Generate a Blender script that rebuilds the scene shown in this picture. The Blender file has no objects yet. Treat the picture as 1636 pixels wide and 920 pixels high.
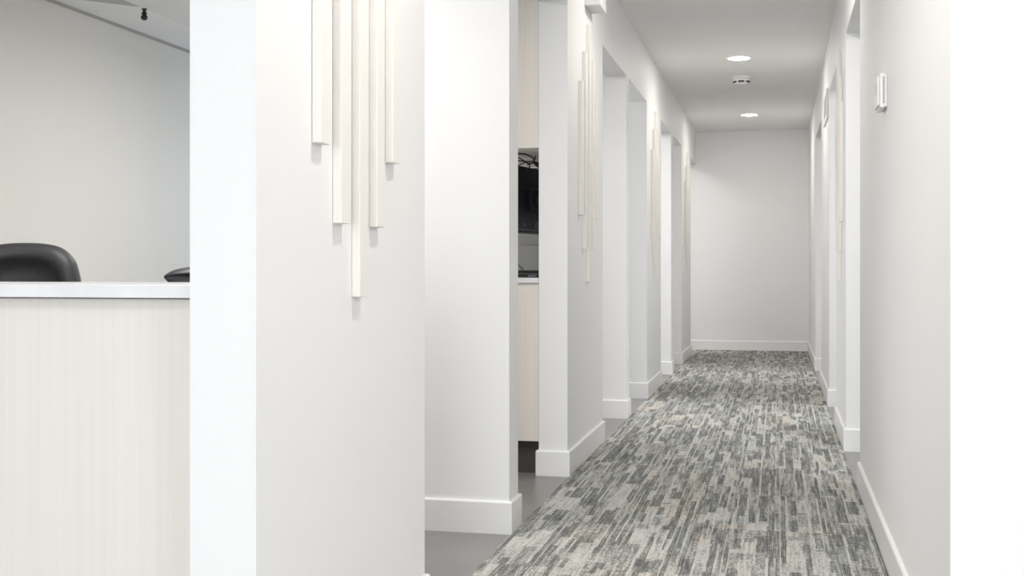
import bpy, bmesh, math, random
from mathutils import Vector, Matrix
random.seed(7)
SC = bpy.context.scene
COL = SC.collection
PI = math.pi

# ------------------------------------------------------------------ camera
cam_d = bpy.data.cameras.new('camera')
cam = bpy.data.objects.new('camera', cam_d)
COL.objects.link(cam)
cam.location = (0, 0, 0.907)
cam.rotation_euler = (PI / 2, 0, math.radians(12.938))
cam_d.sensor_width = 36.0
cam_d.lens = 36.0 * 1850 / 1636
cam_d.shift_y = -30.0 / 1636
cam_d.clip_start = 0.05
SC.camera = cam

# ------------------------------------------------------------------ world, lights, exposure
w = bpy.data.worlds.new('world'); SC.world = w
w.use_nodes = True
bg = w.node_tree.nodes['Background']
bg.inputs[0].default_value = (0.86, 0.93, 1.0, 1)
bg.inputs[1].default_value = 1.0

def area(name, loc, rot, sx, sy, power, color=(1, 1, 1), spread=180):
    l = bpy.data.lights.new(name, 'AREA')
    l.shape = 'RECTANGLE'; l.size = sx; l.size_y = sy
    l.energy = power; l.color = color; l.spread = math.radians(spread)
    o = bpy.data.objects.new(name, l); COL.objects.link(o)
    o.location = loc; o.rotation_euler = rot
    return o

# unseen lobby window light, narrowed to reach down the corridor (behind the camera)
area('lobby_window_fill', (-0.35, -4.9, 1.35), (PI / 2, 0, 0), 2.8, 2.0, 108, (0.93, 0.965, 1.0))
# fill lamps added out of view to brighten the corridor mouth
area('lobby_fill_lamp', (-1.9, -0.9, 2.415), (0, 0, 0), 1.2, 0.6, 10, (1.0, 0.985, 0.96))
area('lobby_fill_lamp', (3.2, -0.2, 2.415), (0, 0, 0), 1.2, 0.6, 50, (1.0, 0.985, 0.96))
# cool fill added in the back office to make its ceiling bluish
area('office_cool_fill', (-3.53, 12.15, 1.5), (-PI / 2, 0, 0), 0.9, 1.4, 48, (0.72, 0.86, 1.0))
# fill lamps added unseen in the office and side rooms
area('office_fill_lamp', (-2.0, 3.3, 2.30), (0, 0, 0), 0.6, 1.2, 12, (1.0, 0.985, 0.96))
area('office_fill_lamp', (-2.2, 6.1, 2.30), (0, 0, 0), 0.6, 1.2, 10, (1.0, 0.985, 0.96))
area('room_fill_lamp', (-1.75, 8.6, 2.415), (0, 0, 0), 0.6, 1.2, 12, (0.97, 0.985, 1.0))
area('room_fill_lamp', (-1.75, 11.6, 2.415), (0, 0, 0), 0.6, 1.2, 8, (1.0, 0.98, 0.95))
area('room_fill_lamp', (1.6, 4.3, 2.415), (0, 0, 0), 0.6, 1.2, 16, (0.97, 0.985, 1.0))
area('room_fill_lamp', (1.6, 7.5, 2.415), (0, 0, 0), 0.6, 1.2, 12, (0.97, 0.985, 1.0))
area('room_fill_lamp', (1.6, 10.2, 2.415), (0, 0, 0), 0.6, 1.2, 9, (1.0, 0.98, 0.95))

vs = SC.view_settings
vs.view_transform = 'Standard'; vs.look = 'None'; vs.gamma = 1.0
vs.use_curve_mapping = False
vs.exposure = 0.94
CY = SC.cycles
CY.max_bounces = 8; CY.diffuse_bounces = 7
CY.sample_clamp_indirect = 6

# ------------------------------------------------------------------ materials
def srgb(r, g, b):
    def f(c):
        c /= 255.0
        return c / 12.92 if c <= 0.04045 else ((c + 0.055) / 1.055) ** 2.4
    return (f(r), f(g), f(b), 1)

def newmat(name):
    m = bpy.data.materials.new(name); m.use_nodes = True
    nt = m.node_tree
    return m, nt, nt.nodes['Principled BSDF']

class NB:
    """small node-building helper"""
    def __init__(s, nt): s.nt = nt
    def n(s, t, **k):
        x = s.nt.nodes.new(t)
        for a, b in k.items(): setattr(x, a, b)
        return x
    def put(s, sock, v):
        if isinstance(v, bpy.types.NodeSocket): s.nt.links.new(v, sock)
        else: sock.default_value = v
    def math(s, op, a, b=0.0, c=0.0):
        x = s.n('ShaderNodeMath', operation=op)
        s.put(x.inputs[0], a); s.put(x.inputs[1], b); s.put(x.inputs[2], c)
        return x.outputs[0]
    def ramp(s, fac, stops, interp='LINEAR'):
        x = s.n('ShaderNodeValToRGB'); s.put(x.inputs[0], fac)
        cr = x.color_ramp; cr.interpolation = interp
        while len(cr.elements) < len(stops): cr.elements.new(0.5)
        for e, (p, c) in zip(cr.elements, stops): e.position = p; e.color = c
        return x.outputs[0]
    def mix(s, fac, a, b, mode='MIX'):
        x = s.n('ShaderNodeMix', data_type='RGBA', blend_type=mode)
        s.put(x.inputs[0], fac); s.put(x.inputs[6], a); s.put(x.inputs[7], b)
        return x.outputs[2]

def paint(name, col, rough=0.6, bump=0.0, scale=180.0, spec=0.35, var=0.012):
    m, nt, p = newmat(name); b = NB(nt)
    tc = b.n('ShaderNodeTexCoord')
    nz = b.n('ShaderNodeTexNoise'); nz.inputs['Scale'].default_value = 2.3; nz.inputs['Detail'].default_value = 3
    nt.links.new(tc.outputs['Object'], nz.inputs['Vector'])
    c2 = tuple(max(0, c * (1 - var * 2)) for c in col[:3]) + (1,)
    nt.links.new(b.mix(nz.outputs['Fac'], c2, col), p.inputs['Base Color'])
    p.inputs['Roughness'].default_value = rough
    p.inputs['Specular IOR Level'].default_value = spec
    if bump:
        n2 = b.n('ShaderNodeTexNoise'); n2.inputs['Scale'].default_value = scale; n2.inputs['Detail'].default_value = 4
        nt.links.new(tc.outputs['Object'], n2.inputs['Vector'])
        bp = b.n('ShaderNodeBump'); bp.inputs['Strength'].default_value = bump; bp.inputs['Distance'].default_value = 0.002
        nt.links.new(n2.outputs['Fac'], bp.inputs['Height'])
        nt.links.new(bp.outputs['Normal'], p.inputs['Normal'])
    return m

M = {}
M['wall'] = paint('white_wall_paint', (0.828, 0.83, 0.833, 1), 0.55, 0.05, 260)
M['trim'] = paint('white_trim_enamel', (0.83, 0.83, 0.828, 1), 0.32, spec=0.5)
M['slat'] = paint('cream_slat_lacquer', (0.83, 0.81, 0.77, 1), 0.4)
M['office'] = paint('greige_office_paint', (0.755, 0.733, 0.695, 1), 0.6, 0.05, 260)
M['ceiling'] = paint('textured_ceiling', (0.835, 0.825, 0.812, 1), 0.85, 0.8, 38)
M['soffit'] = paint('ceiling_shade_grey', (0.46, 0.455, 0.45, 1), 0.7)  # this grey stands in for shade on the office ceiling
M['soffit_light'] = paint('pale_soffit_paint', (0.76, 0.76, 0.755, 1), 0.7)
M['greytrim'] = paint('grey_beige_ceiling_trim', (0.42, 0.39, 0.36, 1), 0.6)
M['plastic'] = paint('white_plastic', (0.84, 0.84, 0.835, 1), 0.35, spec=0.5)
M['darkslot'] = paint('dark_slot', (0.03, 0.03, 0.03, 1), 0.6)
M['midslot'] = paint('grey_slot', (0.10, 0.10, 0.10, 1), 0.6)
M['ventgrey'] = paint('vent_grey', (0.42, 0.42, 0.42, 1), 0.5)
M['black'] = paint('black_plastic', (0.008, 0.009, 0.012, 1), 0.4, spec=0.4)
M['cable'] = paint('black_cable', (0.006, 0.006, 0.007, 1), 0.45)
M['port'] = paint('grey_port', (0.09, 0.1, 0.12, 1), 0.4)
M['toe'] = paint('dark_toe_kick', (0.065, 0.058, 0.052, 1), 0.55)
M['shaded_grey'] = paint('shaded_wall_grey', (0.23, 0.23, 0.225, 1), 0.4)  # wall grey with the shade under the upper cabinet mixed in
M['chrome'] = paint('grey_metal', (0.3, 0.3, 0.31, 1), 0.3)
M['chrome'].node_tree.nodes['Principled BSDF'].inputs['Metallic'].default_value = 0.9

def leather(name, col, rough):
    m, nt, p = newmat(name); b = NB(nt)
    tc = b.n('ShaderNodeTexCoord')
    v = b.n('ShaderNodeTexVoronoi'); v.inputs['Scale'].default_value = 260
    nt.links.new(tc.outputs['Object'], v.inputs['Vector'])
    bp = b.n('ShaderNodeBump'); bp.inputs['Strength'].default_value = 0.25; bp.inputs['Distance'].default_value = 0.001
    nt.links.new(v.outputs['Distance'], bp.inputs['Height'])
    nt.links.new(bp.outputs['Normal'], p.inputs['Normal'])
    nz = b.n('ShaderNodeTexNoise'); nz.inputs['Scale'].default_value = 6
    nt.links.new(tc.outputs['Object'], nz.inputs['Vector'])
    nt.links.new(b.mix(nz.outputs['Fac'], tuple(c * .85 for c in col[:3]) + (1,), col), p.inputs['Base Color'])
    p.inputs['Roughness'].default_value = rough
    return m
M['leather'] = leather('black_leather', (0.028, 0.028, 0.029, 1), 0.52)
M['leather2'] = leather('blue_black_leather', (0.024, 0.025, 0.031, 1), 0.4)

def wood():
    m, nt, p = newmat('pale_wood_laminate'); b = NB(nt)
    tc = b.n('ShaderNodeTexCoord')
    mp = b.n('ShaderNodeMapping'); mp.inputs['Scale'].default_value = (75, 75, 1.3)
    nt.links.new(tc.outputs['Object'], mp.inputs['Vector'])
    nz = b.n('ShaderNodeTexNoise'); nz.inputs['Scale'].default_value = 1.0; nz.inputs['Detail'].default_value = 5
    nt.links.new(mp.outputs['Vector'], nz.inputs['Vector'])
    mp2 = b.n('ShaderNodeMapping'); mp2.inputs['Scale'].default_value = (300, 300, 4)
    nt.links.new(tc.outputs['Object'], mp2.inputs['Vector'])
    n2 = b.n('ShaderNodeTexNoise'); n2.inputs['Scale'].default_value = 1.0
    nt.links.new(mp2.outputs['Vector'], n2.inputs['Vector'])
    f = b.math('ADD', b.math('MULTIPLY', nz.outputs['Fac'], 0.7), b.math('MULTIPLY', n2.outputs['Fac'], 0.3))
    col = b.ramp(f, [(0.32, (0.735, 0.70, 0.648, 1)), (0.55, (0.76, 0.728, 0.682, 1)), (0.72, (0.775, 0.747, 0.705, 1))])
    nt.links.new(col, p.inputs['Base Color'])
    p.inputs['Roughness'].default_value = 0.45
    return m
M['wood'] = wood()

def quartz():
    m, nt, p = newmat('white_quartz'); b = NB(nt)
    tc = b.n('ShaderNodeTexCoord')
    nz = b.n('ShaderNodeTexNoise'); nz.inputs['Scale'].default_value = 14; nz.inputs['Detail'].default_value = 6
    nt.links.new(tc.outputs['Object'], nz.inputs['Vector'])
    nt.links.new(b.ramp(nz.outputs['Fac'], [(0.3, (0.74, 0.74, 0.755, 1)), (0.7, (0.82, 0.82, 0.83, 1))]), p.inputs['Base Color'])
    p.inputs['Roughness'].default_value = 0.25
    return m
M['quartz'] = quartz()

def vinyl():
    m, nt, p = newmat('grey_vinyl_floor'); b = NB(nt)
    tc = b.n('ShaderNodeTexCoord')
    nz = b.n('ShaderNodeTexNoise'); nz.inputs['Scale'].default_value = 3.2; nz.inputs['Detail'].default_value = 8; nz.inputs['Roughness'].default_value = 0.62
    nt.links.new(tc.outputs['Object'], nz.inputs['Vector'])
    mp = b.n('ShaderNodeMapping'); mp.inputs['Scale'].default_value = (6, 34, 1)
    nt.links.new(tc.outputs['Object'], mp.inputs['Vector'])
    n2 = b.n('ShaderNodeTexNoise'); n2.inputs['Scale'].default_value = 1.0; n2.inputs['Detail'].default_value = 4
    nt.links.new(mp.outputs['Vector'], n2.inputs['Vector'])
    base = b.ramp(nz.outputs['Fac'], [(0.3, (0.185, 0.181, 0.176, 1)), (0.7, (0.25, 0.245, 0.239, 1))])
    fl = b.ramp(n2.outputs['Fac'], [(0.68, (0, 0, 0, 1)), (0.76, (0.5, 0.5, 0.5, 1))])
    nt.links.new(b.mix(fl, base, (0.15, 0.147, 0.143, 1)), p.inputs['Base Color'])
    p.inputs['Roughness'].default_value = 0.32
    return m
M['vinyl'] = vinyl()

def carpet():
    m, nt, p = newmat('woven_carpet'); b = NB(nt)
    g = b.n('ShaderNodeNewGeometry')
    oi = b.n('ShaderNodeObjectInfo')
    sp = b.n('ShaderNodeSeparateXYZ'); nt.links.new(g.outputs['Position'], sp.inputs[0])
    rx = b.math('MULTIPLY', oi.outputs['Random'], 37.0)
    x = b.math('ADD', sp.outputs[0], 50.0)
    wob = b.n('ShaderNodeTexNoise'); wob.inputs['Scale'].default_value = 34.0; wob.inputs['Detail'].default_value = 1
    nt.links.new(g.outputs['Position'], wob.inputs['Vector'])
    y = b.math('ADD', sp.outputs[1], 20.0)
    x0 = x
    # columns of uneven width with slightly ragged edges
    x = b.math('ADD', x, b.math('MULTIPLY', b.math('SINE', b.math('MULTIPLY', x, 2 * PI / 0.173)), 0.011))
    x = b.math('ADD', x, b.math('MULTIPLY', b.math('SINE', b.math('MULTIPLY', x0, 2 * PI / 0.0813)), 0.0045))
    x = b.math('ADD', x, b.math('MULTIPLY', b.math('SUBTRACT', wob.outputs['Fac'], 0.5), 0.006))
    def wn(i, j, k):
        cv = b.n('ShaderNodeCombineXYZ'); b.put(cv.inputs[0], i); b.put(cv.inputs[1], j); b.put(cv.inputs[2], b.math('ADD', rx, k))
        t = b.n('ShaderNodeTexWhiteNoise', noise_dimensions='3D')
        nt.links.new(cv.outputs[0], t.inputs['Vector'])
        return t.outputs['Value']
    def cells(wx, wy, k):
        i = b.math('FLOOR', b.math('DIVIDE', x, wx))
        off = b.math('MULTIPLY', wn(i, 0.0, k), 5.0)
        j = b.math('FLOOR', b.math('ADD', b.math('DIVIDE', y, wy), off))
        return wn(i, j, k + 3.7)
    W = 0.030
    A = cells(W, 0.235, 1.0)                      # what each yarn block is: dark, speckled or light
    G = cells(W * 3, 0.42, 5.0)                   # loose clustering of dark and light areas
    c = b.math('ADD', b.math('MULTIPLY', A, 0.78), b.math('MULTIPLY', G, 0.22))
    is_dark = b.math('LESS_THAN', c, 0.40)
    is_light = b.math('GREATER_THAN', c, 0.735)
    S = cells(W, 0.36, 25.0)                      # pale stripe along one edge of a block
    u = b.math('FRACT', b.math('DIVIDE', x, W))
    stripe = b.math('MULTIPLY', b.math('LESS_THAN', u, b.math('MULTIPLY', S, 0.34)), b.math('GREATER_THAN', S, 0.32))
    D2 = cells(W * 0.5, 0.14, 33.0)               # short dark accents
    TX, TY = 0.0062, 0.0115
    ti = b.math('FLOOR', b.math('DIVIDE', x0, TX)); tj = b.math('FLOOR', b.math('DIVIDE', y, TY))
    fx = b.math('FRACT', b.math('DIVIDE', x0, TX)); fy = b.math('FRACT', b.math('DIVIDE', y, TY))
    rnd = wn(ti, tj, 50.0)
    gap = b.math('LESS_THAN', fx, 0.30)           # groove between two rows of loops
    dash = b.math('MULTIPLY', b.math('LESS_THAN', fy, 0.5), b.math('GREATER_THAN', rnd, 0.30))
    fleck = b.math('MULTIPLY', b.math('LESS_THAN', fy, 0.5), b.math('GREATER_THAN', rnd, 0.80))
    t_dark = b.math('ADD', 0.35, b.math('SUBTRACT', b.math('MULTIPLY', rnd, 0.22), b.math('MULTIPLY', gap, 0.22)))
    t_mid = b.math('SUBTRACT', 0.66, b.math('MULTIPLY', dash, 0.36))
    t_light = b.math('SUBTRACT', 0.75, b.math('MULTIPLY', fleck, 0.26))
    def sel(m, a, d):   # m ? a : d
        return b.math('ADD', b.math('MULTIPLY', m, a), b.math('MULTIPLY', b.math('SUBTRACT', 1.0, m), d))
    v = sel(is_dark, t_dark, sel(is_light, t_light, t_mid))
    v = sel(b.math('GREATER_THAN', D2, 0.90), t_dark, v)
    v = sel(stripe, t_light, v)
    fine = b.n('ShaderNodeTexNoise'); fine.inputs['Scale'].default_value = 260; fine.inputs['Detail'].default_value = 2
    nt.links.new(g.outputs['Position'], fine.inputs['Vector'])
    v = b.math('ADD', v, b.math('MULTIPLY', b.math('SUBTRACT', fine.outputs['Fac'], 0.5), 0.45))
    mp = b.n('ShaderNodeMapping'); mp.inputs['Scale'].default_value = (105, 5.5, 1)
    nt.links.new(g.outputs['Position'], mp.inputs['Vector'])
    yarn = b.n('ShaderNodeTexNoise'); yarn.inputs['Scale'].default_value = 1.0; yarn.inputs['Detail'].default_value = 2
    nt.links.new(mp.outputs['Vector'], yarn.inputs['Vector'])
    v = b.math('ADD', v, b.math('MULTIPLY', b.math('SUBTRACT', yarn.outputs['Fac'], 0.5), 0.9))
    knit = b.math('ADD', gap, b.math('LESS_THAN', fy, 0.4))
    col = b.ramp(v, [(0.05, (0.075, 0.078, 0.077, 1)), (0.3, (0.145, 0.149, 0.147, 1)), (0.5, (0.26, 0.257, 0.246, 1)), (0.72, (0.485, 0.476, 0.452, 1)), (1.0, (0.60, 0.59, 0.56, 1))])
    # faint warm, green and blue yarns in large patches
    hue = cells(0.16, 0.29, 41.0)
    tint = b.ramp(hue, [(0.0, (0.98, 1.0, 1.01, 1)), (0.35, (0.985, 1.0, 0.99, 1)), (0.55, (1.0, 0.995, 0.985, 1)), (0.88, (1.02, 0.995, 0.96, 1)), (0.965, (1.03, 0.985, 0.95, 1))], 'CONSTANT')
    nt.links.new(b.mix(1.0, col, tint, 'MULTIPLY'), p.inputs['Base Color'])
    p.inputs['Roughness'].default_value = 0.95
    p.inputs['Specular IOR Level'].default_value = 0.1
    bp = b.n('ShaderNodeBump'); bp.inputs['Strength'].default_value = 0.5; bp.inputs['Distance'].default_value = 0.002
    nt.links.new(b.math('MULTIPLY', knit, -1.0), bp.inputs['Height'])
    nt.links.new(bp.outputs['Normal'], p.inputs['Normal'])
    return m
M['carpet'] = carpet()

def emit(name, col, s):
    m = bpy.data.materials.new(name); m.use_nodes = True
    nt = m.node_tree; p = nt.nodes['Principled BSDF']
    p.inputs['Base Color'].default_value = (0.9, 0.9, 0.88, 1)
    p.inputs['Emission Color'].default_value = col
    p.inputs['Emission Strength'].default_value = s
    return m
M['lens'] = emit('downlight_lens', (1.0, 0.95, 0.88, 1), 34)
M['panel'] = emit('fill_panel_diffuser', (1.0, 0.98, 0.95, 1), 3)  # glow of the added ceiling panels
def glass():
    m, nt, p = newmat('window_glass')
    p.inputs['Base Color'].default_value = (1, 1, 1, 1)
    p.inputs['Roughness'].default_value = 0.0
    p.inputs['Transmission Weight'].default_value = 1.0
    p.inputs['IOR'].default_value = 1.02
    return m
M['glass'] = glass()

# ------------------------------------------------------------------ mesh helpers
def link(name, me, mat, parent=None):
    o = bpy.data.objects.new(name, me); COL.objects.link(o)
    if mat: me.materials.append(M[mat])
    if parent: o.parent = parent
    return o

def bm_box(bm, x0, x1, y0, y1, z0, z1, bev=0.0, seg=1):
    r = bmesh.ops.create_cube(bm, size=1.0)
    vs_ = r['verts']
    for v in vs_:
        v.co = Vector(((x0 + x1) / 2 + v.co.x * (x1 - x0), (y0 + y1) / 2 + v.co.y * (y1 - y0), (z0 + z1) / 2 + v.co.z * (z1 - z0)))
    if bev:
        es = list({e for v in vs_ for e in v.link_edges})
        bmesh.ops.bevel(bm, geom=es, offset=bev, segments=seg, affect='EDGES', profile=0.5)

def finish(name, bm, mat, parent=None, smooth=False):
    me = bpy.data.meshes.new(name)
    bm.normal_update(); bm.to_mesh(me); bm.free()
    if smooth:
        for p in me.polygons: p.use_smooth = True
    return link(name, me, mat, parent)

def boxes(name, lst, mat, parent=None, bev=0.0, seg=1, smooth=False):
    bm = bmesh.new()
    for b_ in lst: bm_box(bm, *b_, bev=bev, seg=seg)
    return finish(name, bm, mat, parent, smooth)

def lathe(name, prof, mat, parent=None, n=32, loc=(0, 0, 0), smooth=True):
    bm = bmesh.new(); rings = []
    for r, z in prof:
        if r < 1e-6: rings.append([bm.verts.new((0, 0, z))])
        else: rings.append([bm.verts.new((r * math.cos(2 * PI * k / n), r * math.sin(2 * PI * k / n), z)) for k in range(n)])
    for a, c in zip(rings, rings[1:]):
        for k in range(n):
            k2 = (k + 1) % n
            if len(a) == 1 and len(c) > 1: bm.faces.new((a[0], c[k2], c[k]))
            elif len(c) == 1 and len(a) > 1: bm.faces.new((a[k], a[k2], c[0]))
            elif len(a) > 1: bm.faces.new((a[k], a[k2], c[k2], c[k]))
    bmesh.ops.recalc_face_normals(bm, faces=bm.faces)
    o = finish(name, bm, mat, parent, smooth); o.location = loc
    return o

def tube(name, pts, r, mat, parent=None, n=8, sub=6):
    # Catmull-Rom path swept with a circle
    P = [Vector(p) for p in pts]; path = []
    for i in range(len(P) - 1):
        p0 = P[max(i - 1, 0)]; p1 = P[i]; p2 = P[i + 1]; p3 = P[min(i + 2, len(P) - 1)]
        for k in range(sub):
            t = k / sub
            path.append(0.5 * (2 * p1 + (p2 - p0) * t + (2 * p0 - 5 * p1 + 4 * p2 - p3) * t * t + (3 * p1 - p0 - 3 * p2 + p3) * t ** 3))
    path.append(P[-1])
    rr = r if isinstance(r, (list, tuple)) else None
    bm = bmesh.new(); rings = []
    for i, q in enumerate(path):
        d = (path[min(i + 1, len(path) - 1)] - path[max(i - 1, 0)]).normalized()
        a = d.orthogonal().normalized() if i == 0 else (a - d * a.dot(d)).normalized()
        c = d.cross(a)
        if rr:
            f = i / (len(path) - 1) * (len(rr) - 1); i0 = min(int(f), len(rr) - 2); R = rr[i0] + (rr[i0 + 1] - rr[i0]) * (f - i0)
        else: R = r
        rings.append([bm.verts.new(q + (a * math.cos(2 * PI * k / n) + c * math.sin(2 * PI * k / n)) * R) for k in range(n)])
    for s_, t_ in zip(rings, rings[1:]):
        for k in range(n): bm.faces.new((s_[k], s_[(k + 1) % n], t_[(k + 1) % n], t_[k]))
    bm.faces.new(rings[0][::-1]); bm.faces.new(rings[-1])
    bmesh.ops.recalc_face_normals(bm, faces=bm.faces)
    return finish(name, bm, mat, parent, True)

def tag(o, label, cat, group=None):
    o['label'] = label; o['category'] = cat
    if group: o['group'] = group
    return o

def thing(name, label, cat, loc=(0, 0, 0), rz=0.0, group=None):
    o = bpy.data.objects.new(name, None); COL.objects.link(o)
    o.location = loc; o.rotation_euler = (0, 0, rz); o.empty_display_size = 0.1
    return tag(o, label, cat, group)

def struct(o, label=None):
    o['kind'] = 'structure'
    if label: o['label'] = label
    return o

def copy_thing(root, label=None):
    r = root.copy(); COL.objects.link(r)
    if label: r['label'] = label
    for ch in root.children:
        c = ch.copy(); COL.objects.link(c); c.parent = r
        for g in ch.children:
            d = g.copy(); COL.objects.link(d); d.parent = c
    return r

# ------------------------------------------------------------------ the setting
XL, XR = -0.898, 0.330           # corridor wall planes
T = 0.128                        # wall thickness
XLI, XRI = XL - T, XR + T        # room sides of these walls
HC, HD = 2.44, 2.085             # ceiling, head of the openings
YB = 13.10                       # end wall
BB, BT = 0.112, 0.012            # baseboard height, thickness

struct(boxes('floor', [(-6.2, 4.2, -5.2, 13.4, -0.12, 0.0)], 'vinyl'), 'grey vinyl floor')
struct(boxes('ceiling', [(-6.2, 4.2, -5.2, 13.4, HC, HC + 0.12)], 'ceiling'), 'textured white ceiling')

def wall(name, lst, mat='wall', label=None):
    return struct(boxes(name, lst, mat), label)

def baseboard(name, x0, x1, y0, y1, sides):
    """skirting with an eased top edge around the given sides of a wall footprint"""
    bm = bmesh.new()
    e0 = x0 - (BT if 'W' in sides else 0); e1 = x1 + (BT if 'E' in sides else 0)
    f0 = y0 - (BT if 'S' in sides else 0); f1 = y1 + (BT if 'N' in sides else 0)
    def run(a, b_, n, m0, m1):
        # a -> b_ outer bottom line, n = inward normal
        a = Vector(a); b_ = Vector(b_); n = Vector(n); d = (b_ - a).normalized()
        prof = [(0.0, 0.0), (0.0, BB - 0.006), (0.0025, BB - 0.0015), (0.006, BB), (BT, BB), (BT, 0.0)]
        ends = []
        for q, sg, mit in ((a, 1, m0), (b_, -1, m1)):
            ends.append([bm.verts.new((q.x + n.x * u + d.x * sg * u * mit, q.y + n.y * u + d.y * sg * u * mit, z)) for u, z in prof])
        k = len(prof)
        for i in range(k):
            bm.faces.new((ends[0][i], ends[0][(i + 1) % k], ends[1][(i + 1) % k], ends[1][i]))
        bm.faces.new(ends[0]); bm.faces.new(ends[1][::-1])
    W, E, S, N = [float(c in sides) for c in 'WESN']      # mitre only where two runs meet
    if S: run((e0, f0), (e1, f0), (0, 1), W, E)
    if N: run((e0, f1), (e1, f1), (0, -1), W, E)
    if W: run((e0, f0), (e0, f1), (1, 0), S, N)
    if E: run((e1, f0), (e1, f1), (-1, 0), S, N)
    bmesh.ops.recalc_face_normals(bm, faces=bm.faces)
    return struct(finish(name, bm, 'trim'))

# left side of the corridor: wall panels between openings, partition ends, one header strip
L_SEG = [(1.891, 2.892), (4.993, 6.033), (8.133, 9.136), (11.138, 12.317)]
L_PART = [(3.866, 4.004, -1.34), (7.013, 7.134, -2.9), (10.04, 10.20, -2.9)]
for i, (a, b_) in enumerate(L_SEG):
    wall('wall_left_%d' % (i + 1), [(XLI, XL, a, b_, 0, HD)])
    baseboard('baseboard_left_%d' % (i + 1), XLI, XL, a, b_, 'NSEW' if i else 'NSE')
for i, (a, b_, x) in enumerate(L_PART):
    wall('wall_partition_%d' % (i + 1), [(x, XL, a, b_, 0, HD), (x, XLI, a, b_, HD, HC)])
    baseboard('baseboard_partition_%d' % (i + 1), x, XL, a, b_, 'NSE' if x < -2 else 'NSEW')
wall('wall_left_header', [(XLI, XL, 1.891, YB, HD, HC)])
# right side
R_SEG = [(2.41, 4.98), (6.00, 6.95), (7.92, 9.39), (10.70, YB)]
for i, (a, b_) in enumerate(R_SEG):
    wall('wall_right_%d' % (i + 1), [(XR, XRI, a, b_, 0, HD)])
    baseboard('baseboard_right_%d' % (i + 1), XR, XRI, a, b_, 'NSW' if i == 0 else ('SW' if i == 3 else 'NSWE'))
wall('wall_right_header', [(XR, XRI, 2.41, YB, HD, HC)])
wall('wall_lobby_right', [(XRI, 4.1, 2.41, 2.41 + T, 0, HC)])
baseboard('baseboard_lobby_right', XRI, 4.1, 2.41, 2.41 + T, 'S')
wall('wall_end', [(-3.03, 3.2, YB, YB + T, 0, HC)])
baseboard('baseboard_end', -2.9, XR, YB, YB + T, 'S')
# rooms on the right
wall('wall_room_right', [(3.1, 3.2, 2.41 + T, YB, 0, HC)])
wall('wall_partition_right_1', [(XRI, 3.1, 6.42, 6.54, 0, HC)])
wall('wall_partition_right_2', [(XRI, 3.1, 8.58, 8.70, 0, HC)])
# rooms on the left beyond the office
wall('wall_room_left', [(-3.03, -2.9, 7.013, YB, 0, HC)])
# back office (greige walls) behind the reception counter
wall('wall_office_left', [(-4.16, -4.03, 2.02, 12.2, 0, HC)], 'office', 'greige wall behind the reception counter')
wall('wall_office_end', [(-4.16, -3.03, 12.2, 12.33, 0, HC)], 'office')
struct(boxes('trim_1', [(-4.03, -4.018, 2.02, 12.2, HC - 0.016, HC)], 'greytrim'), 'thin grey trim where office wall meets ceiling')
# header over the reception counter and lobby walls
wall('wall_reception_header', [(-6.1, XLI, 1.891, 2.019, 2.02, HC)])
wall('wall_reception_left', [(-6.1, -4.16, 1.891, 2.019, 0, 2.02)])
wall('wall_lobby_left', [(-6.2, -6.1, -5.0, 2.019, 0, HC)])
wall('wall_lobby_far_right', [(4.1, 4.2, -5.0, 2.538, 0, HC)])
# unseen lobby wall, window narrowed to suit the corridor fill: sill, head and piers around three big panes
wall('wall_lobby_window', [(-6.2, 4.2, -5.2, -5.0, 0, 0.3), (-6.2, 4.2, -5.2, -5.0, 2.36, HC), (-6.2, -2.2, -5.2, -5.0, 0.3, 2.36), (1.4, 4.2, -5.2, -5.0, 0.3, 2.36)])
wf = boxes('unseen_window_1', [(x - 0.03, x + 0.03, -5.13, -5.07, 0.3, 2.36) for x in (-2.17, -0.98, 0.18, 1.37)] + [(-2.2, 1.4, -5.13, -5.07, 0.3, 0.36), (-2.2, 1.4, -5.13, -5.07, 2.30, 2.36)], 'plastic')
struct(wf)
for xa, xb in ((-2.14, -1.01), (-0.95, 0.15), (0.21, 1.34)):
    boxes('pane', [(xa, xb, -5.105, -5.095, 0.36, 2.30)], 'glass', wf)

# pale office soffit, and an angled-end slab whose grey paints in ceiling shade
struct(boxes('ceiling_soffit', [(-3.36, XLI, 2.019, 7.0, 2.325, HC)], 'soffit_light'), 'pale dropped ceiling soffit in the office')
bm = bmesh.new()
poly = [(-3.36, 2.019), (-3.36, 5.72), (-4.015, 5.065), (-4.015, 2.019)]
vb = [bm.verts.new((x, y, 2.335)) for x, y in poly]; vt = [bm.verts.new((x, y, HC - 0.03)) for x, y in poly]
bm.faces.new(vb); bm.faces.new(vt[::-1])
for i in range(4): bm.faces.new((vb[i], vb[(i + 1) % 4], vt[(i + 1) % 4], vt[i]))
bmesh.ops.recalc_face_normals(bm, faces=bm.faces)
struct(finish('ceiling_shade_slab', bm, 'soffit'), 'grey ceiling piece with an angled end, shade put into its colour')

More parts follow.
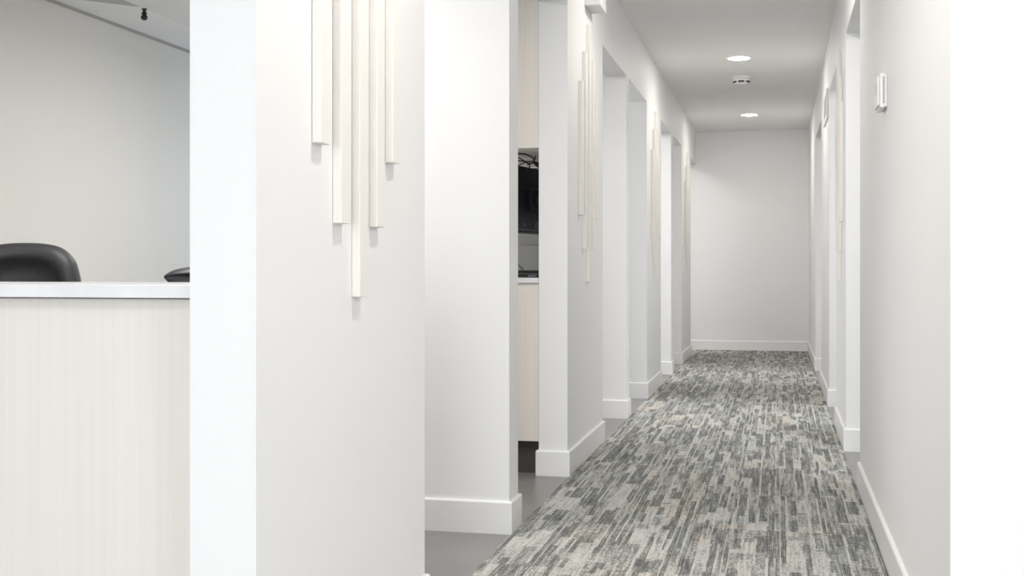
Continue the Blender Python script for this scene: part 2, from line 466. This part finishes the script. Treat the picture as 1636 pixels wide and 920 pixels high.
# ------------------------------------------------------------------ carpet: two columns of tiles down the corridor
CX0, CX1 = XL + BT + 0.001, XR - BT - 0.001
cb = boxes('floor_carpet', [(CX0, CX1, -2.32, YB - BT - 0.001, 0.0005, 0.0025)], 'toe')
struct(cb, 'grey patterned carpet of tiles running down the corridor')
ROW = 0.64
y0 = 6.0 - ROW * 13
tw = (CX1 - CX0) / 2
tile_me = {}
while y0 < YB - BT - 0.01:
    y1 = min(y0 + ROW, YB - BT - 0.002)
    for c in range(2):
        key = round(y1 - y0, 3)
        if key not in tile_me:
            bm = bmesh.new(); bm_box(bm, 0.0004, tw - 0.0004, 0.0004, (y1 - y0) - 0.0004, 0.0025, 0.0075, bev=0.0012)
            me = bpy.data.meshes.new('carpet_tile'); bm.to_mesh(me); bm.free(); me.materials.append(M['carpet'])
            tile_me[key] = me
        o = bpy.data.objects.new('carpet_tile', tile_me[key]); COL.objects.link(o)
        o.location = (CX0 + c * tw, y0, 0); o.parent = cb
    y0 += ROW

# ------------------------------------------------------------------ reception counter
rc = thing('reception_counter', 'pale wood reception counter front at far left', 'counter', (-2.6, 1.95, 0))
boxes('front_panel', [(-1.42, 1.562, -0.008, 0.012, 0.10, 0.852)], 'wood', rc, bev=0.0008)
boxes('body', [(-1.42, 1.562, 0.014, 0.30, 0.10, 0.850)], 'wood', rc)
boxes('toe_kick', [(-1.42, 1.562, 0.05, 0.28, 0.0, 0.099)], 'toe', rc)
tag(boxes('reception_countertop', [(-4.028, XLI - 0.001, 1.903, 2.32, 0.8545, 0.8785)], 'quartz', bev=0.0015, seg=2), 'white stone slab on top of the wood reception counter', 'countertop')

# ------------------------------------------------------------------ slat wall decorations
slat_h = [(1.157, 1.777), (1.002, 1.932), (0.847, 2.078), (1.002, 1.932), (1.157, 1.777)]
SW, SD, PITCH = 0.050, 0.0195, 0.1095
def slat_cluster(x, yc, side, label):
    t = thing('slat_wall_decoration', label, 'wall decoration', (x, yc, 0), 0, 'five-slat wall decorations along the corridor')
    for i, (a, b_) in enumerate(slat_h):
        y = (i - 2) * PITCH
        boxes('slat', [(0.0005 if side > 0 else -SD, SD if side > 0 else -0.0005, y - SW / 2, y + SW / 2, a, b_)], 'slat', t, bev=0.0012)
    return t
slat_cluster(XL, 2.385, 1, 'cream five-slat decoration nearest the reception counter, largest in view')
slat_cluster(XL, 5.513, 1, 'cream five-slat decoration on left wall under the small white box')
slat_cluster(XL, 8.634, 1, 'cream five-slat decoration on left wall, third from the reception counter')
slat_cluster(XL, 11.73, 1, 'cream five-slat decoration on left wall nearest the end wall')
slat_cluster(XR, 6.475, -1, 'cream five-slat decoration on the right wall beyond the thermostat')

# ------------------------------------------------------------------ ceiling fittings
def downlight(y, label, power, x=-0.275):
    t = thing('ceiling_downlight', label, 'ceiling light', (x, y, HC), 0, 'round downlights along the corridor ceiling')
    lathe('trim_ring', [(0.079, -0.001), (0.094, -0.001), (0.094, -0.006), (0.088, -0.010), (0.079, -0.011), (0.079, -0.001)], 'plastic', t, 40)
    lathe('lens', [(0.0, -0.017), (0.03, -0.0165), (0.06, -0.0145), (0.0785, -0.0105), (0.0785, -0.002), (0.0, -0.002)], 'lens', t, 40)
    l = bpy.data.lights.new('downlight_lamp', 'AREA'); l.shape = 'DISK'; l.size = 0.15
    l.energy = power; l.color = (1.0, 0.95, 0.88)
    o = bpy.data.objects.new('downlight_lamp', l); COL.objects.link(o); o.parent = t; o.location = (0, 0, -0.02)
    return t
downlight(2.22, 'round lit downlight above the corridor mouth', 6.3)
downlight(5.37, 'round lit downlight above the second left slat decoration', 2.6)
downlight(8.524, 'round lit ceiling downlight nearer than the smoke detector', 3.4)
downlight(11.67, 'round lit ceiling downlight nearest the end wall', 2.8)

sd = thing('smoke_detector', 'white round smoke detector between the two ceiling downlights', 'smoke detector', (-0.283, 9.37, HC))
sd.scale = (1.18, 1.18, 1.18)
lathe('base', [(0.0, 0.0), (0.062, 0.0), (0.062, -0.012), (0.058, -0.016), (0.0, -0.016)], 'plastic', sd)
lathe('body', [(0.0, -0.016), (0.056, -0.016), (0.056, -0.034), (0.050, -0.046), (0.040, -0.050), (0.0, -0.050)], 'plastic', sd)
for a0 in range(0, 360, 60):
    n = 6; bm = bmesh.new(); pr = []
    for k in range(n + 1):
        a = math.radians(a0 + 8 + k * 44 / n)
        pr.append([bm.verts.new((math.cos(a) * r, math.sin(a) * r, z)) for r, z in ((0.0575, -0.037), (0.0515, -0.047), (0.046, -0.044), (0.050, -0.036))])
    for p, q in zip(pr, pr[1:]):
        for i in range(4): bm.faces.new((p[i], p[(i + 1) % 4], q[(i + 1) % 4], q[i]))
    bm.faces.new(pr[0]); bm.faces.new(pr[-1][::-1])
    bmesh.ops.recalc_face_normals(bm, faces=bm.faces)
    finish('vent_slot', bm, 'darkslot', sd)

def fill_panel(x, y, sx, sy, label, z=HC):  # fixtures added out of view to house the fill lamps
    t = thing('added_ceiling_panel', label, 'ceiling light', (x, y, z))
    boxes('frame', [(-sx / 2 - 0.02, -sx / 2, -sy / 2 - 0.02, sy / 2 + 0.02, -0.02, 0), (sx / 2, sx / 2 + 0.02, -sy / 2 - 0.02, sy / 2 + 0.02, -0.02, 0), (-sx / 2, sx / 2, -sy / 2 - 0.02, -sy / 2, -0.02, 0), (-sx / 2, sx / 2, sy / 2, sy / 2 + 0.02, -0.02, 0)], 'plastic', t)
    boxes('diffuser', [(-sx / 2, sx / 2, -sy / 2, sy / 2, -0.012, -0.004)], 'panel', t)
fill_panel(-1.9, -0.9, 1.2, 0.6, 'added unseen ceiling panel light over the lobby before the reception counter')
fill_panel(3.2, -0.2, 1.2, 0.6, 'added unseen ceiling panel light over the lobby on the right side')
fill_panel(-2.0, 3.3, 0.6, 1.2, 'added unseen ceiling panel light over the office chairs', 2.325)
fill_panel(-2.2, 6.1, 0.6, 1.2, 'added unseen ceiling panel light in the middle of the office', 2.325)
fill_panel(-1.75, 8.6, 0.6, 1.2, 'added unseen ceiling panel light in the middle room on the left')
fill_panel(-1.75, 11.6, 0.6, 1.2, 'added unseen ceiling panel light in the last room on the left')
fill_panel(1.6, 4.3, 0.6, 1.2, 'added unseen ceiling panel light in the first room on the right')
fill_panel(1.6, 7.5, 0.6, 1.2, 'added unseen ceiling panel light in the middle room on the right')
fill_panel(1.6, 10.2, 0.6, 1.2, 'added unseen ceiling panel light in the last room on the right')

# small black hanging camera on the soffit corner
hc = thing('hanging_sensor', 'small black fitting hanging from the office soffit corner', 'sensor', (-3.365, 5.70, 2.325))
lathe('stem', [(0.0, 0.0), (0.016, 0.0), (0.016, -0.006), (0.010, -0.010), (0.012, -0.022), (0.019, -0.030), (0.013, -0.040), (0.0, -0.040)], 'black', hc, 20)
lathe('bulb', [(0.0, -0.038), (0.012, -0.039), (0.020, -0.047), (0.022, -0.056), (0.018, -0.067), (0.008, -0.073), (0.0, -0.074)], 'black', hc, 20)

hc.scale = (0.85, 0.85, 0.85)

# ------------------------------------------------------------------ wall fittings
th = thing('thermostat', 'white thermostat box with side vents on the near right wall', 'thermostat', (XR, 3.757, 1.409))
boxes('back_plate', [(-0.006, -0.0005, 0.003, 0.137, 0.003, 0.104)], 'plastic', th, bev=0.001)
bd = boxes('body', [(-0.022, -0.006, 0.0, 0.140, 0.0, 0.107)], 'plastic', th, bev=0.0035, seg=3)
boxes('front_cover', [(-0.0285, -0.0225, 0.010, 0.132, 0.008, 0.099)], 'plastic', th, bev=0.002, seg=2)
boxes('display', [(-0.0292, -0.0287, 0.04, 0.10, 0.05, 0.085)], 'soffit_light', th)
for k in range(16):
    z = 0.014 + k * 0.0052
    boxes('vent_slot', [(-0.0135, -0.0085, -0.0003, 0.002, z, z + 0.0024)], 'midslot', bd)

vg = thing('wall_vent_grille', 'grey vent grille in white frame high on right wall', 'vent', (XR, 8.04, 1.925))
boxes('frame', [(-0.014, -0.0005, 0, 0.56, 0, 0.022), (-0.014, -0.0005, 0, 0.56, 0.178, 0.20), (-0.014, -0.0005, 0, 0.022, 0.022, 0.178), (-0.014, -0.0005, 0.538, 0.56, 0.022, 0.178)], 'plastic', vg, bev=0.0015)
boxes('backing', [(-0.003, -0.0006, 0.022, 0.538, 0.022, 0.178)], 'ventgrey', vg)
for k in range(9):
    z = 0.027 + k * 0.0168
    bm = bmesh.new(); bm_box(bm, -0.012, -0.0035, 0.022, 0.538, z, z + 0.003)
    for v in bm.verts: v.co.z += (v.co.x + 0.008) * 0.9
    finish('louver', bm, 'soffit_light', vg)

wb = thing('wall_box_unit', 'small white box unit high on left wall near ceiling', 'wall unit', (XL, 5.455, 2.163))
boxes('body', [(0.0005, 0.075, 0, 0.195, 0.002, 0.115)], 'plastic', wb, bev=0.003, seg=2)
boxes('bottom_panel', [(0.006, 0.070, 0.006, 0.189, 0.0, 0.003)], 'soffit_light', wb)

# ------------------------------------------------------------------ back office kitchenette seen through the first opening
bc = thing('base_cabinet', 'pale wood base cabinet through the first doorway on the left', 'cabinet', (XLI, 5.0, 0))
boxes('body', [(-0.60, -0.003, 0.02, 0.975, 0.148, 0.846)], 'wood', bc)
boxes('end_panel', [(-0.60, -0.0025, 0.0, 0.019, 0.148, 0.846)], 'wood', bc, bev=0.0008)
boxes('toe_kick', [(-0.55, -0.013, 0.05, 0.95, 0.0, 0.147)], 'toe', bc)
for k in range(2):
    d = boxes('door', [(-0.620, -0.601, 0.02 + k * 0.478, 0.02 + k * 0.478 + 0.474, 0.152, 0.842)], 'wood', bc, bev=0.001)
    boxes('handle', [(-0.645, -0.637, 0.06 + k * 0.478, 0.072 + k * 0.478, 0.64, 0.80), (-0.638, -0.6195, 0.06 + k * 0.478, 0.072 + k * 0.478, 0.64, 0.652), (-0.638, -0.6195, 0.06 + k * 0.478, 0.072 + k * 0.478, 0.788, 0.80)], 'chrome', d)
tag(boxes('cabinet_worktop', [(XLI - 0.64, XLI - 0.001, 4.988, 5.98, 0.8465, 0.869)], 'quartz', bev=0.0015, seg=2), 'white worktop slab on the base cabinet through the first doorway', 'countertop')
tag(boxes('shaded_wall_panel', [(XLI - 0.62, XLI - 0.004, 5.962, 5.978, 0.8695, 1.440), (XLI - 0.62, XLI - 0.004, 5.950, 5.961, 0.8695, 1.03)], 'shaded_grey', bev=0.001), 'grey panel behind the black monitor, wall shade put into its colour', 'panel')
uc = thing('upper_cabinet', 'tall pale wood wall cabinet above the black monitor', 'cabinet', (XLI, 5.0, 1.443))
boxes('body', [(-0.36, -0.002, 0.02, 0.975, 0.0, 0.66)], 'wood', uc)
boxes('end_panel', [(-0.36, -0.002, 0.0, 0.019, -0.001, 0.66)], 'wood', uc, bev=0.0008)
for k in range(2):
    boxes('door', [(-0.380, -0.361, 0.02 + k * 0.478, 0.02 + k * 0.478 + 0.474, 0.0, 0.656)], 'wood', uc, bev=0.001)

mo = thing('computer_monitor', 'black computer monitor seen from behind through first doorway', 'monitor', (-1.178, 5.465, 0.8695), math.radians(-15))
boxes('housing', [(-0.018, 0.012, -0.285, 0.285, 0.208, 0.528)], 'black', mo, bev=0.006, seg=2)
boxes('back_bulge', [(0.010, 0.030, -0.20, 0.20, 0.222, 0.43)], 'black', mo, bev=0.008, seg=2)
boxes('screen', [(-0.0195, -0.0178, -0.272, 0.272, 0.222, 0.516)], 'darkslot', mo)
boxes('wall_arm', [(0.029, 0.050, -0.05, 0.05, 0.32, 0.42), (0.048, 0.108, -0.018, 0.018, 0.35, 0.39)], 'black', mo, bev=0.002)
for k in range(4):
    boxes('port', [(0.0295, 0.0315, 0.02 + k * 0.017, 0.030 + k * 0.017, 0.234, 0.268)], 'port', mo)
boxes('port', [(0.0295, 0.0315, -0.10, -0.085, 0.240, 0.258)], 'port', mo)
boxes('port', [(0.0295, 0.0315, 0.10, 0.118, 0.250, 0.262)], 'port', mo)

tag(tube('power_cable', [(-1.125, 5.49, 1.10), (-1.122, 5.495, 1.06), (-1.10, 5.51, 1.035), (-1.06, 5.53, 1.02), (-1.035, 5.56, 0.98)], 0.0065, 'cable'), 'black cable curving down from the bottom of the monitor', 'cable')
cb2 = thing('cable_bundle', 'tangle of black cables hanging under the wall cabinet', 'cable', (-1.13, 5.22, 1.443))
for pts in ([(-0.09, -0.10, -0.004), (-0.05, -0.06, -0.006), (0.0, -0.02, -0.008), (0.03, 0.0, -0.025), (0.028, 0.01, -0.045), (0.0, 0.01, -0.052)],
            [(-0.08, 0.02, -0.03), (-0.04, 0.0, -0.034), (0.0, 0.0, -0.04), (0.03, 0.02, -0.035), (0.035, 0.03, -0.012)],
            [(0.0, 0.0, -0.042), (-0.03, -0.01, -0.055), (-0.055, -0.01, -0.075), (-0.06, 0.0, -0.10)],
            [(0.01, 0.0, -0.045), (0.014, 0.0, -0.065), (0.0, 0.0, -0.088), (-0.02, 0.01, -0.10)],
            [(-0.06, -0.05, -0.012), (-0.02, -0.03, -0.03), (0.01, -0.01, -0.05), (0.028, 0.0, -0.046)]):
    tube('cable', pts, 0.0028, 'cable', cb2)
tube('plug', [(0.03, 0.0, -0.042), (0.045, 0.0, -0.050), (0.066, 0.0, -0.066), (0.078, 0.002, -0.074)], [0.004, 0.010, 0.011, 0.007], 'cable', cb2, 10)
kb = thing('desk_device', 'flat black device lying on worktop below the monitor', 'device', (-1.135, 5.14, 0.8692))
boxes('body', [(-0.16, 0.085, -0.02, 0.13, 0.0, 0.022)], 'black', kb, bev=0.004, seg=2)
boxes('top_shell', [(-0.15, 0.075, 0.03, 0.12, 0.0222, 0.034)], 'black', kb, bev=0.004, seg=2)
boxes('connector', [(0.035, 0.075, -0.035, -0.021, 0.003, 0.013)], 'port', kb, bev=0.001)
tag(tube('thin_cable', [(-1.235, 5.23, 0.975), (-1.19, 5.22, 0.945), (-1.155, 5.20, 0.918), (-1.137, 5.19, 0.9035)], 0.0022, 'cable'), 'thin black wire running up from the flat device', 'cable')

# ------------------------------------------------------------------ office chairs behind the counter
def pillow(name, outline, prof_f, prof_b, mat, parent, curve=0.0, n=72):
    """closed padded shell: outline (x, z) scaled toward its centre, front and back depth by radius"""
    cx = 0.0; cz = sum(p[1] for p in outline) / len(outline)
    # resample the closed outline smoothly
    P = [Vector((x, z)) for x, z in outline]; m = len(P); pts = []
    for i in range(m):
        p0, p1, p2, p3 = P[i - 1], P[i], P[(i + 1) % m], P[(i + 2) % m]
        for k in range(6):
            t = k / 6
            pts.append(0.5 * (2 * p1 + (p2 - p0) * t + (2 * p0 - 5 * p1 + 4 * p2 - p3) * t * t + (3 * p1 - p0 - 3 * p2 + p3) * t ** 3))
    bm = bmesh.new(); N = len(pts)
    seq = [(r, d) for r, d in prof_f] + [(r, d) for r, d in prof_b]
    rings = []
    for r, d in seq:
        if r == 0: rings.append([bm.verts.new((cx, d, cz))]); continue
        rings.append([bm.verts.new((cx + (p.x - cx) * r, d - curve * ((p.x - cx) * r) ** 2, cz + (p.y - cz) * r)) for p in pts])
    for a, c in zip(rings, rings[1:]):
        for k in range(N):
            k2 = (k + 1) % N
            if len(a) == 1: bm.faces.new((a[0], c[k], c[k2]))
            elif len(c) == 1: bm.faces.new((a[k], a[k2], c[0]))
            else: bm.faces.new((a[k], a[k2], c[k2], c[k]))
    bmesh.ops.recalc_face_normals(bm, faces=bm.faces)
    return finish(name, bm, mat, parent, True)

def chair_base(t, mat, arm_w):
    seat_out = [(0, .25), (.17, .245), (.235, .2), (.245, 0), (.225, -.19), (.16, -.24), (0, -.25), (-.16, -.24), (-.225, -.19), (-.245, 0), (-.235, .2), (-.17, .245)]
    s = pillow('seat', seat_out, [(0, 0.05), (.6, 0.05), (.85, 0.042), (.96, 0.022), (1.0, 0.0)], [(.97, -.028), (.8, -.04), (0, -.04)], mat, t)
    s.rotation_euler = (PI / 2, 0, 0); s.location = (0, -0.03, 0.46)
    lathe('gas_column', [(0.0, 0.09), (0.03, 0.09), (0.03, 0.26), (0.018, 0.26), (0.018, 0.425), (0.0, 0.425)], 'black', t, 20)
    for k in range(5):
        a = 2 * PI * k / 5 + 0.3
        c, s_ = math.cos(a), math.sin(a)
        lg = tube('base_leg', [(0.02 * c, 0.02 * s_, 0.115), (0.15 * c, 0.15 * s_, 0.10), (0.29 * c, 0.29 * s_, 0.078)], [0.024, 0.019, 0.014], 'black', t, 10)
        wv = lathe('caster', [(0.0, -0.022), (0.024, -0.022), (0.028, -0.016), (0.028, 0.016), (0.024, 0.022), (0.0, 0.022)], 'black', lg, 18)
        wv.rotation_euler = (PI / 2, 0, a); wv.location = (0.29 * c, 0.29 * s_, 0.0285)
        lathe('caster_stem', [(0.0, 0.045), (0.008, 0.045), (0.008, 0.08), (0.0, 0.08)], 'chrome', lg, 10).location = (0.29 * c, 0.29 * s_, 0)
    for sg in (-1, 1):
        ar = tube('armrest_support', [(sg * 0.2, 0.02, 0.43), (sg * arm_w, 0.03, 0.46), (sg * (arm_w + 0.005), 0.03, 0.56), (sg * arm_w, 0.02, 0.655)], 0.016, 'black', t, 10)
        boxes('arm_pad', [(sg * arm_w - 0.035, sg * arm_w + 0.035, -0.13, 0.13, 0.655, 0.685)], 'black', ar, bev=0.012, seg=3, smooth=True)

# chair frame: front faces -Y, towards the counter
c1 = thing('office_chair', 'black leather office chair with rounded back behind reception counter', 'chair', (-2.603, 3.50, 0), math.radians(18))
chair_base(c1, 'leather', 0.275)
out1 = [(0, 1.003), (.07, .999), (.125, .983), (.165, .945), (.183, .895), (.194, .83), (.202, .74), (.20, .64), (.17, .575), (.09, .55), (0, .545),
        (-.09, .55), (-.17, .575), (-.20, .64), (-.202, .74), (-.194, .83), (-.183, .895), (-.165, .945), (-.125, .983), (-.07, .999)]
out1 = [(x * 1.08, z) for x, z in out1]
bk = pillow('backrest', out1, [(0, -0.022), (.45, -0.022), (.62, -0.028), (.70, -0.046), (.80, -0.058), (.90, -0.052), (.97, -0.030), (1.0, 0.0)], [(.985, .022), (.93, .036), (.6, .045), (0, .045)], 'leather', c1, curve=0.9)
bk.location = (0, 0.23, 0)
boxes('back_bracket', [(-0.03, 0.03, 0.20, 0.285, 0.41, 0.43), (-0.03, 0.03, 0.268, 0.285, 0.41, 0.68)], 'black', c1, bev=0.003)

c2 = thing('office_chair', 'blue-black leather office chair partly hidden by the white wall end', 'chair', (-1.562, 3.06, 0), math.radians(8))
chair_base(c2, 'leather2', 0.28)
out2 = [(0, .916), (.10, .916), (.17, .914), (.215, .906), (.242, .892), (.247, .884), (.238, .872), (.222, .848), (.205, .80), (.2, .72), (.205, .64), (.18, .57), (.1, .55), (0, .545),
        (-.1, .55), (-.18, .57), (-.205, .64), (-.2, .72), (-.205, .80), (-.222, .848), (-.238, .872), (-.247, .884), (-.242, .892), (-.215, .906), (-.17, .914), (-.10, .916)]
b2 = pillow('backrest', out2, [(0, -0.05), (.6, -0.056), (.84, -0.055), (.93, -0.040), (.98, -0.018), (1.0, 0.0)], [(.98, .02), (.9, .035), (.5, .04), (0, .04)], 'leather2', c2, curve=0.5)
b2.location = (0, 0.23, 0)
tube('seam_piping', [(-0.232, 0.170, 0.884), (-0.15, 0.158, 0.893), (0, 0.152, 0.895), (0.15, 0.158, 0.893), (0.232, 0.170, 0.884)], 0.005, 'black', b2).location = (0, -0.23, 0)
boxes('back_bracket', [(-0.03, 0.03, 0.20, 0.28, 0.41, 0.43), (-0.03, 0.03, 0.263, 0.28, 0.41, 0.68)], 'black', c2, bev=0.003)
